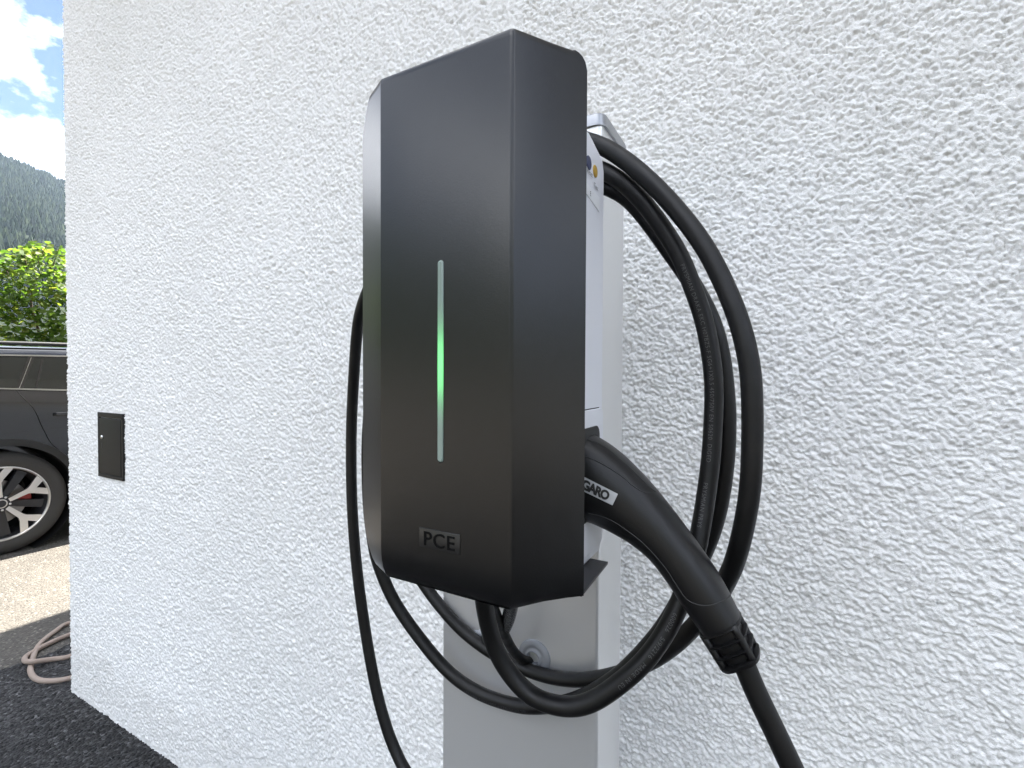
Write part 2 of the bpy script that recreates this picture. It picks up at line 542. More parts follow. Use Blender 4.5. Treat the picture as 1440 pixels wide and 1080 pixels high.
def stucco_h(x, y):
    wx = x + .0035 * (vnoise(x, y, 110, 5) - .5) + .002 * (vnoise(x, y, 260, 6) - .5)
    wy = y + .0035 * (vnoise(x, y, 110, 7) - .5) + .002 * (vnoise(x, y, 260, 8) - .5)
    h = .0054 * grains(wx, wy, 195, 21) + .0036 * grains(wx + .5, wy + .3, 330, 41)
    h += .0016 * vnoise(x, y, 70, 61) + .0010 * vnoise(x, y, 200, 62) + .0014 * vnoise(x, y, 16, 64)
    return h - .0064
for right, ZW in ((True, ZR), (False, ZL)):
    path = wall_path(right)
    PU, PV = np.array([p[0] for p in path]), np.array([p[1] for p in path])
    on_end, on_front = PU <= UC + 1e-6, PV <= D + 1e-6
    mid = ~(on_end | on_front)
    NU = np.where(on_end, -1.0, np.where(mid, -1.1, 0)); NV = np.where(on_front, -1.0, np.where(mid, -1.1, 0))
    PS = (PV - D) - PU
    def wall_fn(a, b):
        k = a.astype(int)
        h = stucco_h(PS[k] + 13.3, b + 7.7)
        return PU[k] + NU[k] * h, PV[k] + NV[k] * h, b
    grid_mesh('wall', np.arange(len(path)), ZW, wall_fn, 'stucco', house)
RE = UC - 1.21
rv = [(RE, D - .6, HT), (5.6, D - .6, HT), (5.6, 9.6, HT), (RE, 9.6, HT)]
mb = MB().box(RE, 5.6, D - .6, 9.6, HT + .004, HT + .28)
mb.build('roof', 'roof', house, smooth=False)
MB().box(RE + .05, 5.5, D - .55, 9.5, HT - .03, HT).build('soffit', 'soffit', house, smooth=False)

# hatch in the wall
h0, h1_ = onY(140.4, 579.2, D), onY(176.8, 678, D)
hx0, hx1, hz1, hz0 = h0[0], h1_[0], h0[2], h1_[2] + .004
hatch = thing('meter_hatch', ((hx0 + hx1) / 2, D, hz0), 'small dark brown metal hatch set flush in the white wall', 'hatch')
yf = D - .008
mb = MB()
fr = .012
mb.bevel_box(hx0, hx1, yf, D + .03, hz1 - fr * 1.5, hz1, .0015)
mb.bevel_box(hx0, hx1, yf, D + .03, hz0, hz0 + fr, .0015)
mb.bevel_box(hx0, hx0 + fr, yf + .0004, D + .03, hz0 + fr, hz1 - fr * 1.5, .0012)
mb.bevel_box(hx1 - fr, hx1, yf + .0004, D + .03, hz0 + fr, hz1 - fr * 1.5, .0012)
mb.build('frame', 'hatch', hatch)
hdoor = MB().bevel_box(hx0 + fr + .002, hx1 - fr - .002, yf - .0005, D + .02, hz0 + fr + .002, hz1 - fr * 1.5 - .002, .002).build('door', 'hatch', hatch)
zc = hz0 + (hz1 - hz0) * .62
v, f = lathe([(0.0001, -.003), (.006, -.003), (.007, -.001), (.007, .002)], (hx0 + .036, yf - .0005, zc), 'Y', 20)
obj('lock', v, f, 'steel', hdoor)
MB().bevel_box(hx0 + .031, hx0 + .040, yf - .0012, yf + .01, zc - .042, zc - .022, .002).build('keyhole', 'ink', hdoor)

# ------------------------------------------------------------------ aluminium post
PF, PB, PL, PR = .565, .665, -.4215, -.1865
ptop = CAM_Z + .311
post = thing('charging_post', ((PL + PR) / 2, (PF + PB) / 2, 0), 'brushed aluminium post carrying the black charger in front of the wall', 'post')
def rrect(x0, x1, y0, y1, r, z, n=5):
    out = []
    for cx, cy, a0 in ((x1 - r, y1 - r, 0), (x0 + r, y1 - r, 90), (x0 + r, y0 + r, 180), (x1 - r, y0 + r, 270)):
        for k in range(n + 1):
            t = rad(a0 + 90 * k / n); out.append((cx + r * math.cos(t), cy + r * math.sin(t), z))
    return out
v, f = loft([rrect(PL, PR, PF, PB, .006, z) for z in (.0, ptop - .012)])
obj('column', v, f, 'alu', post, angle=40)
v, f = loft([rrect(PL - i, PR + i, PF - i, PB + i, .012, ptop + z) for z, i in ((-.012, .001), (-.0118, .003), (.0, .0032), (.002, .0025), (.003, .001))])
obj('cap', v, f, 'cap_alu', post, angle=40)
v, f = loft([rrect(PL - .04, PR + .04, PF - .04, PB + .04, .008, z) for z in (.0, .010)])
obj('base_plate', v, f, 'alu', post, angle=40)
for px, py, s in ((752, 923, 1.0), (675, 900, .62)):
    c = onY(px, py, PF)
    pr = [(.0205, .001), (.0205, -.0015), (.0195, -.003), (.0155, -.0042), (.0135, -.0042), (.0125, -.0034), (.0105, -.0034), (.0095, -.005), (.0085, -.006), (.0075, -.006), (.007, -.003), (.0068, .001)]
    v, f = lathe([(a * s * 1.1, b) for a, b in pr], c, 'Y', 44)
    obj('grommet', v, f, 'zinc', post)

# ------------------------------------------------------------------ wall charger
ch = thing('ev_charger', (-.245, .40, CAM_Z - .165), 'angular satin black charger with green light strip mounted on the aluminium post', 'charger')
P0, P1, P2, P3 = (-.3261, .3197), (-.2845, .2985), (-.1625, .2975), (-.1275, .3505)
def arc_corner(A, B, C, r, n=6):
    A, B, C = (np.array(q, float) for q in (A, B, C))
    d1, d2 = (A - B) / np.linalg.norm(A - B), (C - B) / np.linalg.norm(C - B)
    half = math.acos(np.clip(d1 @ d2, -1, 1)) / 2
    t = r / math.tan(half)
    cen = B + (d1 + d2) / np.linalg.norm(d1 + d2) * r / math.sin(half)
    a0 = B + d1 * t - cen; a1 = B + d2 * t - cen
    out = []
    for k in range(n + 1):
        s = k / n
        w = a0 * (1 - s) + a1 * s
        out.append(cen + w / np.linalg.norm(w) * r)
    return out
prof = [np.array(P0)] + [np.array(P0) * (1 - t) + np.array(P1) * t for t in (.3, .6)] + arc_corner(P0, P1, P2, .0025, 5) + \
       [np.array(P1) * (1 - t) + np.array(P2) * t for t in (.25, .5, .75)] + arc_corner(P1, P2, P3, .0045, 7) + \
       [np.array(P2) * (1 - t) + np.array(P3) * t for t in (.5, .8)] + [np.array(P3)]
prof = np.array(prof)
tg = np.gradient(prof, axis=0); tg /= np.linalg.norm(tg, axis=1)[:, None]
nin = np.stack([-tg[:, 1], tg[:, 0]], 1)                     # points away from the front, into the box
def row(z, inset=0.0, t0=0.0, t1=0.0):
    q = prof.copy()
    d0 = (np.array(P1) - np.array(P0)); l0 = np.linalg.norm(d0); d0 /= l0
    for i_ in range(3): q[i_] = np.array(P0) + d0 * max((0, .3, .6)[i_] * l0, t0 + i_ * .002)
    wt = np.ones((len(q), 1)); wt[-1] = 0; wt[-2] = .45; wt[-3] = .9
    q = q + nin * inset * wt
    q[-1] = prof[-1] - tg[-1] * t1
    return [(a, b, CAM_Z + z) for a, b in q]
ZT, ZB = .2400, -.1685
rows = [row(ZT, .0025, .024, .011), row(ZT - .0008, .0008, .022, .0075), row(ZT - .0025, 0, .019, .0045), row(ZT - .006, 0, .015, .0017),
        row(ZT - .012, 0, .010, 0), row(ZT - .022, 0, .004, 0), row(ZT - .032), row(.12), row(0), row(-.10), row(-.122), row(-.132, 0, .003), row(-.1415, 0, .008), row(-.1480, .0003, .012), row(-.1540, .0010, .016),
        row(-.1600, .0022, .019), row(-.1650, .0042, .022, .0), row(ZB, .0070, .025, .0)]
n = len(prof)
cv = [p for r in rows for p in r]
cf = [(i * n + k, i * n + k + 1, (i + 1) * n + k + 1, (i + 1) * n + k) for i in range(len(rows) - 1) for k in range(n - 1)]
cf += [tuple(range(n)), tuple(range((len(rows) - 1) * n, len(rows) * n))]
cover = obj('cover', cv, cf, 'cover', ch, angle=50)
cm = bmesh.new(); cm.from_mesh(cover.data)
if sum(q.normal.y * q.calc_area() for q in cm.faces) > 0: bmesh.ops.reverse_faces(cm, faces=cm.faces[:])
cm.to_mesh(cover.data); cm.free()
sm = cover.modifiers.new('shell', 'SOLIDIFY'); sm.thickness = .0028; sm.offset = -1; sm.thickness_clamp = 1.0
es = cover.modifiers.new('crisp', 'EDGE_SPLIT'); es.split_angle = rad(38)
# bottom flange running back under the housing
v = [(-.129, .350), (-.131, .4227), (-.352, .4227), (-.352, .352)]
zb = CAM_Z - .1672
obj('bottom_flange', [(a, b, zb) for a, b in v] + [(a, b, zb - .0022) for a, b in v],
    [(0, 1, 2, 3), (7, 6, 5, 4), (0, 4, 5, 1), (1, 5, 6, 2), (2, 6, 7, 3), (3, 7, 4, 0)], 'black_metal', ch, smooth=False)
# light strip
fp = .2981
zt, zl = CAM_Z + .0864, CAM_Z - .0666
us, rw = -.2236, .0027
rings = []
for r, d in ((1.0, .002), (1.0, -.0002), (.85, -.0009), (.5, -.0013), (.25, -.0011), (.05, -.0010)):
    R_ = rw * r; ring = []
    for cz, a0 in ((zt - rw, 0), (zl + rw, 180)):
        for k in range(9):
            t = rad(a0 + 180 * k / 8); ring.append((us + R_ * math.cos(t), fp + d, cz + R_ * math.sin(t)))
    rings.append(ring)
v, f = loft(rings)
strip = obj('light_strip', v, f, 'strip', ch, angle=60)
# slot rim round the strip
rim = []
for r, d in ((1.16, .002), (1.16, -.0001), (1.08, -.0004), (1.0, -.0002), (1.0, .002)):
    R_ = rw * r; ring = []
    for cz, a0 in ((zt - rw, 0), (zl + rw, 180)):
        for k in range(9):
            t = rad(a0 + 180 * k / 8); ring.append((us + R_ * math.cos(t), fp + d, cz + R_ * math.sin(t)))
    rim.append(ring)
v, f = loft(rim, caps=False)
obj('slot_rim', v, f, 'cover', ch, angle=60)
# PCE badge
q = [onY(590.2, 740, fp), onY(648, 781, fp), onY(590.6, 767.7, fp), onY(647.2, 752.8, fp)]
bx0, bx1 = q[0][0] + .0002, q[1][0] - .0002
bz1, bz0 = (q[0][2] + q[3][2]) / 2, (q[2][2] + q[1][2]) / 2
badge = MB().bevel_box(bx0, bx1, fp - .00085, fp + .002, bz0, bz1, .0003, 2).build('badge', 'badge', ch)
bw, bh = bx1 - bx0, bz1 - bz0
tv, tf = text_mesh('PCE', 1.0, .004, extrude=.5, spacing=1.08)
mn, mx = tv.min(0), tv.max(0)
lv = []
for a in tv:
    x = bx0 + bw * (.13 + .75 * (a[0] - mn[0]) / (mx[0] - mn[0]))
    z = bz0 + bh * (.14 + .72 * (a[1] - mn[1]) / (mx[1] - mn[1]))
    lv.append((x, fp - .00085 + (.0004 if a[2] < 0 else -.00055), z))
o = obj('lettering', lv, tf, 'matte_black', badge, smooth=False)
# grey housing behind the cover
HU, HV0, HV1 = -.146, .352, .4505
side = [(HV0, .205), (.408, .212), (.4455, .2030), (HV1, .192), (HV1, -.155), (.446, -.1670), (HV0, -.1670)]
hv_ = [(HU, b, CAM_Z + z) for b, z in side] + [(-.318, b, CAM_Z + z) for b, z in side]
k = len(side)
hf_ = [tuple(range(k)), tuple(range(2 * k - 1, k - 1, -1))] + [(i, (i + 1) % k, k + (i + 1) % k, k + i) for i in range(k)]
hs = obj('housing', hv_, hf_, 'housing', ch, angle=30)
bv = hs.modifiers.new('soft', 'BEVEL'); bv.width = .0025; bv.segments = 3; bv.limit_method = 'ANGLE'; bv.angle_limit = rad(20)
# socket door panel on the housing's side, with recess and seams
def side_panel(name, pts, d0, d1, m, parent):
    v = [(HU + d1, b, CAM_Z + z) for b, z in pts] + [(HU + d0, b, CAM_Z + z) for b, z in pts]
    k = len(pts)
    o = obj(name, v, [tuple(range(k)), tuple(range(2 * k - 1, k - 1, -1))] + [(i, (i + 1) % k, k + (i + 1) % k, k + i) for i in range(k)], m, parent, angle=30)
    return o
def rr2(b0, b1, z0, z1, r, n=5):
    out = []
    for cb, cz, a0 in ((b1 - r, z1 - r, 0), (b0 + r, z1 - r, 90), (b0 + r, z0 + r, 180), (b1 - r, z0 + r, 270)):
        for k in range(n + 1):
            t = rad(a0 + 90 * k / n); out.append((cb + r * math.cos(t), cz + r * math.sin(t)))
    return out
door = side_panel('socket_panel', rr2(.356, .4490, -.1595, -.0305, .007), -.001, .0012, 'housing', ch)
dm = door.modifiers.new('soft', 'BEVEL'); dm.width = .001; dm.segments = 2; dm.limit_method = 'ANGLE'; dm.angle_limit = rad(40)
side_panel('seam', [(.345, -.0296), (.4385, -.0296), (.4385, -.0304), (.345, -.0304)], -.0005, .0004, 'seam', ch)
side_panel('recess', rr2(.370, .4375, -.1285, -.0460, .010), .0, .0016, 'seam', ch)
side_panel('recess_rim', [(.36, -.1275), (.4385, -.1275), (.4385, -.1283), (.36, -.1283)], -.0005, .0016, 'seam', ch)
# test buttons and sticker on the side
for (px, py), rz, mm, nm in (((836.5, 241), .0054, 'amber', 'test_button'), ((827.5, 229), .0060, 'blue_dot', 'reset_button')):
    c = onX(px, py, HU)
    v, f = lathe([(.0001, .0010), (rz * .9, .0010), (rz, .0005), (rz, -.001)], c, 'X', 24)
    obj(nm, v, f, mm, ch, angle=40)
st = side_panel('label_plate', [(.385, .166), (.4345, .1635), (.4345, .1505), (.385, .1585)], -.0005, .0007, 'sticker', ch)
st.data.materials.clear(); st.data.materials.append(mat('white_label', (.74, .75, .77), .4))
def side_text(s, b, z, size, parent):
    tv, tf = text_mesh(s, size, .0)
    c = (tv.min(0) + tv.max(0)) / 2
    obj('lettering', [(HU + .0010, b + (p[0] - c[0]), z + CAM_Z + (p[1] - c[1])) for p in tv], tf, 'ink', parent, smooth=False)
side_text('Test', .4240, .1700, .0062, ch)
side_text('Reset', .4075, .1765, .0062, ch)
side_text('E', .4095, .1590, .006, st)
# spool / bracket between charger and post, cables hang on it
mb = MB().bevel_box(-.300, -.215, HV1 - .004, PF + .002, CAM_Z - .06, CAM_Z + .150, .006)
mb.build('mounting_bracket', 'black_metal', ch)
MB().bevel_box(-.310, -.205, HV1 + .001, HV1 + .006, CAM_Z - .08, CAM_Z + .185, .002).build('hook_plate', 'black_metal', ch)
# supply cables from the charger into the post
fc = smooth_path(resample(catmull([onY(*p) for p in ((684, 815, .41), (690, 842, .425), (699, 868, .455), (710, 893, .495), (722, 915, .53), (736, 928, .552), (752, 930, .575))], 8), .003), 4)
v, f = tube(fc, .0058, 16); obj('supply_cable', v, f, 'cable', ch)
fc2 = smooth_path(resample(catmull([onY(*p) for p in ((724, 815, .40), (720, 845, .43), (714, 872, .47), (704, 892, .515), (690, 900, .545), (675, 899, .578))], 8), .003), 4)
v, f = tube(fc2, .0075, 16); obj('supply_cable', v, f, 'shrink', ch)

# ------------------------------------------------------------------ charging cable with plug
RC = .0084
cb = thing('charging_cable', (-.20, .45, 0), 'coiled black charging cable with curved plug parked in the charger', 'cable')
W = lambda *p: np.array([p[0], p[1], CAM_Z + p[2]])
pts = [onY(679, 812, .372), onY(680, 841, .377), onY(688, 884, .388), onY(701, 922, .395), onY(727, 960, .40), onY(757, 984, .402), onY(799, 994, .404),
       onY(830, 988, .407), onY(865, 966, .412), onY(905, 931, .42), onY(935, 890, .43), onY(957, 845, .44), onY(975, 790, .452), onY(986, 740, .462), onY(994, 690, .47),
       onY(1000, 640, .475), onY(1003, 590, .478), onY(1004, 545, .479), onY(1000, 502, .479), onY(990, 451, .478), onY(974, 404, .477), onY(955, 358, .476), onY(928, 315, .475),
       onY(897, 276, .474), onY(866, 250, .474), onY(838, 236, .475),
       *[onY(*p) for p in ((790, 222, .477), (740, 220, .48), (650, 258, .488), (580, 340, .495), (541, 440, .50), (524, 540, .505), (517, 620, .51), (518, 700, .515), (523, 750, .518))]]
# middle loop (C -> I2)
pts += [onY(x, y, v) for x, y, v in ((531, 790, .520), (552, 841, .527), (586, 892, .533), (629, 943, .537), (671, 973, .538), (718, 990, .538), (752, 994, .536),
        (790, 989, .532), (830, 975, .528), (870, 949, .524), (905, 915, .520), (935, 878, .516), (962, 832, .512), (988, 780, .508), (1006, 732, .505), (1017, 675, .502), (1022, 615, .500),
        (1021, 560, .499), (1013, 495, .498), (998, 445, .497), (973, 398, .496), (943, 355, .494), (908, 307, .492), (880, 277, .491), (850, 262, .492))]
pts += [onY(*p) for p in ((800, 246, .493), (740, 246, .495), (650, 284, .50), (588, 360, .51), (558, 460, .525), (549, 560, .535), (548, 660, .545), (557, 740, .551))]
# outer loop (B -> O)
pts += [onY(x, y, v) for x, y, v in ((575, 790, .554), (593, 817, .556), (618, 851, .556), (650, 886, .556), (685, 913, .555), (718, 931, .554), (750, 945, .553), (780, 953, .551), (815, 956, .547),
        (855, 951, .540), (905, 935, .528), (945, 910, .512), (980, 876, .495), (1005, 845, .480), (1022, 815, .468), (1034, 787, .459), (1046, 740, .450), (1055, 685, .445), (1058, 615, .443),
        (1057, 545, .443), (1052, 502, .444), (1039, 451, .446), (1017, 397, .450), (990, 346, .454), (955, 299, .458), (916, 257, .462), (877, 224, .466), (838, 202, .470))]
pts += [onY(*p) for p in ((780, 190, .475), (700, 195, .48), (620, 250, .49), (560, 332, .50), (529, 386, .508))]
pts += [onY(x, y, v) for x, y, v in ((513, 420, .515), (503, 460, .53), (497, 540, .55), (494, 616, .56), (495, 705, .56), (501, 790, .56), (512, 875, .56), (527, 960, .56), (544, 1024, .56), (563, 1071, .56))]
pts += [(-.40, .545, .62), (-.33, .50, .30), (-.25, .42, .08), (-.15, .33, .012), (.02, .27, .0095), (.17, .30, .0095), (.26, .38, .03), (.28, .42, .15), (.24, .43, .38), (.17, .425, .58)]
pts += [onY(1165, 1200, .418), onY(1132, 1120, .417), onY(1110, 1072, .416), onY(1083, 1015, .416), onY(1060, 967, .416), onY(1045, 930, .416), onY(1030, 900, .416)]
cp = smooth_path(resample(catmull(pts, 8), .004), 6)
v, f = tube(cp, RC, 20)
cable = obj('cable', v, f, 'cable', cb)
# printed lettering along the cable
def cable_text(s, px, vdepth, size, wdir, rev=True):
    """start the print nearest to photo pixel px, running against the path"""
    c0 = onY(*px, vdepth)
    i0 = int(np.argmin(np.linalg.norm(cp - c0, axis=1)))
    P = cp[i0::-1] if rev else cp[i0:]
    ds = np.r_[0, np.cumsum(np.linalg.norm(np.diff(P, axis=0), axis=1))]
    T = np.gradient(P, axis=0); T /= np.linalg.norm(T, axis=1)[:, None]
    tv, tf = text_mesh(s, size, .0, cuts=1, spacing=1.12)
    out = []
    yc = (tv[:, 1].min() + tv[:, 1].max()) / 2
    for a in tv:
        c = np.array([np.interp(a[0], ds, P[:, k]) for k in range(3)])
        t = np.array([np.interp(a[0], ds, T[:, k]) for k in range(3)]); t /= np.linalg.norm(t)
        w = np.array(wdir, float); w -= t * (w @ t); w /= np.linalg.norm(w)
        u = np.cross(w, t)
        ph = (a[1] - yc) / RC
        out.append(c + (RC + .00012) * (math.cos(ph) * w + math.sin(ph) * u))
    obj('lettering', out, tf, 'print', cable, smooth=False)
cable_text('PRYSMIAN DRAKA EKC H07BZ5-F 5G6+1X0.5 450/750V EN 50620  DIGED', (962, 372), .476, .0052, (-.1, -1, .1))
cable_text('PRYSMIAN PRYS', (996, 676), .472, .0052, (-.1, -1, .1))
cable_text('600026   5/9/2216   MADE IN EU', (950, 860), .437, .0052, (.0, -1, -.1))
cable_text('IEC EN H07BZ5-F 5G6+1X0.5 450/750V', (742, 993), .536, .0050, (-.1, -1, -.2))

# plug handle: (upper outline px, lower outline px)
VPL = .4165
sec = [((786, 604), (786, 731)), ((815, 607), (815, 731)), ((835, 613), (833, 733)), ((862, 630), (848, 739)), ((893, 658), (866, 748)), ((922, 690), (890, 762)), ((952, 728), (916, 783)),
       ((985, 773), (940, 814)), ((1012, 813), (962, 848)), ((1036, 858), (982, 876)), ((1041, 868), (987, 885))]
dep = [.0295, .0295, .0290, .0275, .0260, .0250, .0240, .0232, .0225, .0215, .0205]
up = catmull([onY(*a, VPL) for a, b in sec], 5); lo = catmull([onY(*b, VPL) for a, b in sec], 5)
dd = catmull([(d, 0, 0) for d in dep], 5)[:, 0]
def sring(a, b, d, n=36, e=2.35):
    c, h = (a + b) / 2, (a - b) / 2
    out = []
    for k in range(n):
        t = 2 * math.pi * k / n
        ct, st_ = math.cos(t), math.sin(t)
        out.append(c + h * math.copysign(abs(st_) ** (2 / e), st_) + np.array([0, 1, 0]) * d * math.copysign(abs(ct) ** (2 / e), ct))
    return out
hv2, hf2 = loft([sring(a, b, d) for a, b, d in zip(up, lo, dd)])
plug = obj('plug', hv2, hf2, 'plug', cb, angle=60)
bvh = BVHTree.FromPolygons([Vector(p) for p in hv2], [tuple(q) for q in hf2])
def on_plug(x, y, lift):
    d = Vector(ray(x, y)).normalized()
    loc, nrm, i, dist = bvh.ray_cast(Vector(CP), d)
    if loc is None: return None
    if nrm.dot(d) > 0: nrm = -nrm
    return np.array(loc + nrm * lift)
def seam_px(P, r=.0005):
    Q = catmull([(x, y, 0) for x, y in P], 10)
    out = [on_plug(a[0], a[1], .00005) for a in Q]
    out = [o_ for o_ in out if o_ is not None]
    if len(out) > 3:
        v, f = tube(smooth_path(resample(np.array(out), .001), 3), r, 6)
        obj('seam', v, f, 'seam', plug)
seam_px([(820, 642), (832, 645), (850, 654), (872, 668), (890, 683), (905, 692), (918, 693)])
seam_px([(826, 618), (845, 625), (865, 640), (890, 662), (912, 684), (922, 692)])
seam_px([(828, 722), (845, 726), (862, 733), (880, 745), (900, 760), (920, 780), (938, 802), (952, 824), (966, 843), (984, 851), (1004, 850), (1024, 840), (1031, 829)])
# label with lettering
lq = [(819.5, 669.5), (869, 694.5), (861.5, 710.5), (817, 689)]
def lab(s, t, lift):
    a = np.array(lq[0]) * (1 - s) + np.array(lq[1]) * s; b = np.array(lq[3]) * (1 - s) + np.array(lq[2]) * s
    p = a * (1 - t) + b * t
    return on_plug(p[0], p[1], lift)
N1, N2 = 14, 7
lv = [lab(i / N1, j / N2, .00035) for i in range(N1 + 1) for j in range(N2 + 1)]
lf = [(i * (N2 + 1) + j, (i + 1) * (N2 + 1) + j, (i + 1) * (N2 + 1) + j + 1, i * (N2 + 1) + j + 1) for i in range(N1) for j in range(N2)]
label = obj('label_plate', lv, lf, 'sticker', plug)
tv, tf = text_mesh('GARO', 1.0, .052, cuts=1, spacing=.86)
mn, mx = tv.min(0), tv.max(0)
lv = [lab(.02 + .80 * (a[0] - mn[0]) / (mx[0] - mn[0]), .88 - .76 * (a[1] - mn[1]) / (mx[1] - mn[1]), .0007) for a in tv]
obj('lettering', lv, tf, 'ink', label, smooth=False)
# strain relief sleeve: core, bands and rails leaving three pockets
ax0 = (onY(1041, 868, VPL) + onY(985, 886, VPL)) / 2
ax1 = (onY(1068, 914, VPL) + onY(1015, 937, VPL)) / 2
ax = ax1 - ax0; L = np.linalg.norm(ax); ax /= L
sd = np.cross(ax, [0, 1, 0]); sd /= np.linalg.norm(sd)
if sd[0] < 0: sd = -sd
yv = np.array([0, 1., 0])
def rel(t, ru, rv_):
    return sring(ax0 + ax * L * t + sd * ru, ax0 + ax * L * t - sd * ru, rv_, 32, 3.2)
relief = obj('strain_relief', *loft([rel(-.12, .0160, .0165), rel(.0, .0165, .0170), rel(.03, .0138, .0140), rel(.95, .0118, .0118), rel(1.0, .0115, .0115)]), 'plug', cb, angle=50)
for t0, t1, s in ((-.04, .07, 1.06), (.315, .395, 1.05), (.625, .705, 1.04), (.92, 1.06, 1.02)):
    rr = [rel(t0, .0152 * s, .0162 * s), rel(t0 + .025, .0162 * s, .0172 * s), rel(t1 - .03, .0166 * s - .0010 * t1, .0174 * s - .001 * t1), rel(t1, .0150 * s, .0160 * s)]
    obj('band', *loft(rr), 'plug', relief, angle=50)
for su in (-1, 1):
    for sv in (-1, 1):
        c0, c1 = [ax0 + ax * L * t + sd * su * (.0124 - .0010 * t) + yv * sv * (.0130 - .0014 * t) for t in (-.03, 1.0)]
        v, f = tube(np.array([c0 * (1 - t) + c1 * t for t in np.linspace(0, 1, 6)]), .0029, 10)
        obj('rail', v, f, 'plug', relief)

# ------------------------------------------------------------------ garden hose by the corner
HR = .0105
A_ = [(101.5, 874.8), (83, 884), (66.7, 895.6), (54.8, 906.7), (48, 920), (43.7, 934.8), (43, 945), (49, 954), (62, 957.8), (80, 957), (101.5, 953)]
B_ = [(101.5, 922), (80, 926), (59, 929), (41.5, 931), (34.8, 929), (35.5, 923.7), (43, 918.5), (59, 909.6), (71, 903.7), (86, 897), (101.5, 891)]
hz = {3: .016, 4: .030, 5: .028}
pa = [onG(x, y, HR) for x, y in A_]
pb = [onG(x, y, {2: .024, 3: .033, 4: .026}.get(i, HR + .002)) for i, (x, y) in enumerate(B_)]
hp = [(-2.62, 2.3, HR), (-2.66, 1.95, HR), (-2.80, 1.62, HR), (-3.05, 1.35, HR)] + pa + [(-2.575, 1.06, HR), (-2.56, 1.35, HR), (-2.62, 1.62, .020), (-2.75, 1.66, .034), (-2.80, 1.45, .034), (-2.79, 1.2, .03)] + pb + \
     [(-3.05, 1.28, HR), (-2.95, 1.6, .034), (-2.78, 1.95, HR), (-2.70, 2.6, HR), (-2.66, 3.4, HR)]
hp = smooth_path(resample(catmull(hp, 8), .012), 4)
v, f = tube(hp, HR, 14)
hose = obj('garden_hose', v, f, 'hose')
tag(hose, 'beige grey garden hose lying in loops on the asphalt by the corner', 'hose')

# ------------------------------------------------------------------ parked car (local: x forward, y left, z up, rear axle at x = 0)
CARL = Vector((-5.72, 1.295, 0))
def cw(x, y, z): return (CARL.x - y, CARL.y + x, CARL.z + z)
car = thing('parked_car', (CARL.x, CARL.y + 1.3, 0), 'glossy black car with two-tone alloy wheels parked in front of the leafy hedge', 'car')
HWD = .925
def body_sec(x):
    """half section (y, z) from sill to belt"""
    t = (x + .85) / 4.40
    w = HWD * (1 - .12 * max(0, (.12 - t) / .12) ** 2 - .16 * max(0, (t - .80) / .20) ** 2)
    belt = 1.185 - .055 * x if x < 2.0 else 1.075 - .12 * (x - 2.0) ** 1.3
    belt = min(belt, 1.20)
    bot = .24 + .12 * max(0, (.10 - t) / .10) + .05 * max(0, (t - .9) / .1)
    k = belt / 1.18
    return [(w - .13, bot - .02), (w - .05, bot), (w - .012, bot + .10), (w - .03, .45 * k), (w - .012, .66 * k), (w, .82 * k), (w - .006, .93 * k), (w + .002, 1.005 * k), (w - .006, 1.055 * k), (w - .040, 1.115 * k), (w - .082, belt)]
xs = np.r_[-.85, -.83, -.78, -.70, np.arange(-.6, 3.3, .1), 3.35, 3.45, 3.52, 3.55]
rings = []
for x in xs:
    h = body_sec(x)
    rings.append([cw(x, -y, z) for y, z in h] + [cw(x, y, z) for y, z in reversed(h)])
bv_, bf_ = loft(rings)
body = obj('body', bv_, bf_, 'paint', car, angle=40)
# wheel arches cut with cylinders
cut = MB()
for ax_ in (0.0, 2.68):
    v, f = lathe([(.415, 0), (.415, 2.4)], (0, 0, 0), 'Y', 56)
    n = 56
    f = f + [tuple(range(n)), tuple(range(n, 2 * n))]
    for s in (-1, 1):
        vv = [cw(p[0] + ax_, (p[1] * .30 + .62) * s, p[2] + .375) for p in v]
        cut.add(vv, f)
cutter = cut.build('arch_cutter', 'trim', None, smooth=False, angle=None)
bm_ = body.modifiers.new('arches', 'BOOLEAN'); bm_.object = cutter; bm_.operation = 'DIFFERENCE'; bm_.solver = 'EXACT'
dg = bpy.context.evaluated_depsgraph_get()
nm = bpy.data.meshes.new_from_object(body.evaluated_get(dg))
body.modifiers.clear(); body.data = nm
bpy.data.objects.remove(cutter)
# cabin
def roof_z(x):
    if x < -.15: return 1.50 - .16 * (-.15 - x) ** 1.3 - .05 * max(0, -.5 - x)
    return 1.505 + .02 * math.sin(min(1, (x + .15) / 1.2) * 1.5) - max(0, x - 1.2) ** 1.7 * .45
rings = []
def cab_pt(x, s, t):
    """t 0 at belt, 1 at roof edge"""
    h = body_sec(x)
    y0, z0 = h[-1]; z1 = max(z0 + .004, roof_z(x) - .045)
    y1 = y0 - (z1 - z0) * .42
    return (y0 * (1 - t) + y1 * t - .004, z0 * (1 - t) + z1 * t)
cxs = np.r_[-.80, np.arange(-.7, 2.35, .1)]
for x in cxs:
    side_ = [cab_pt(x, -1, t) for t in (-.10, 0, .33, .66, 1.0)]
    y1, z1 = side_[-1]; top = max(z1 + .003, roof_z(x))
    half = side_ + [(y1 - .03, z1 + (top - z1) * .55), (y1 - .09, z1 + (top - z1) * .85), (y1 - .35, top)]
    rings.append([cw(x, -y, z) for y, z in half] + [cw(x, y, z) for y, z in reversed(half)])
v, f = loft(rings)
cabin = obj('cabin', v, f, 'paint', car, angle=40)
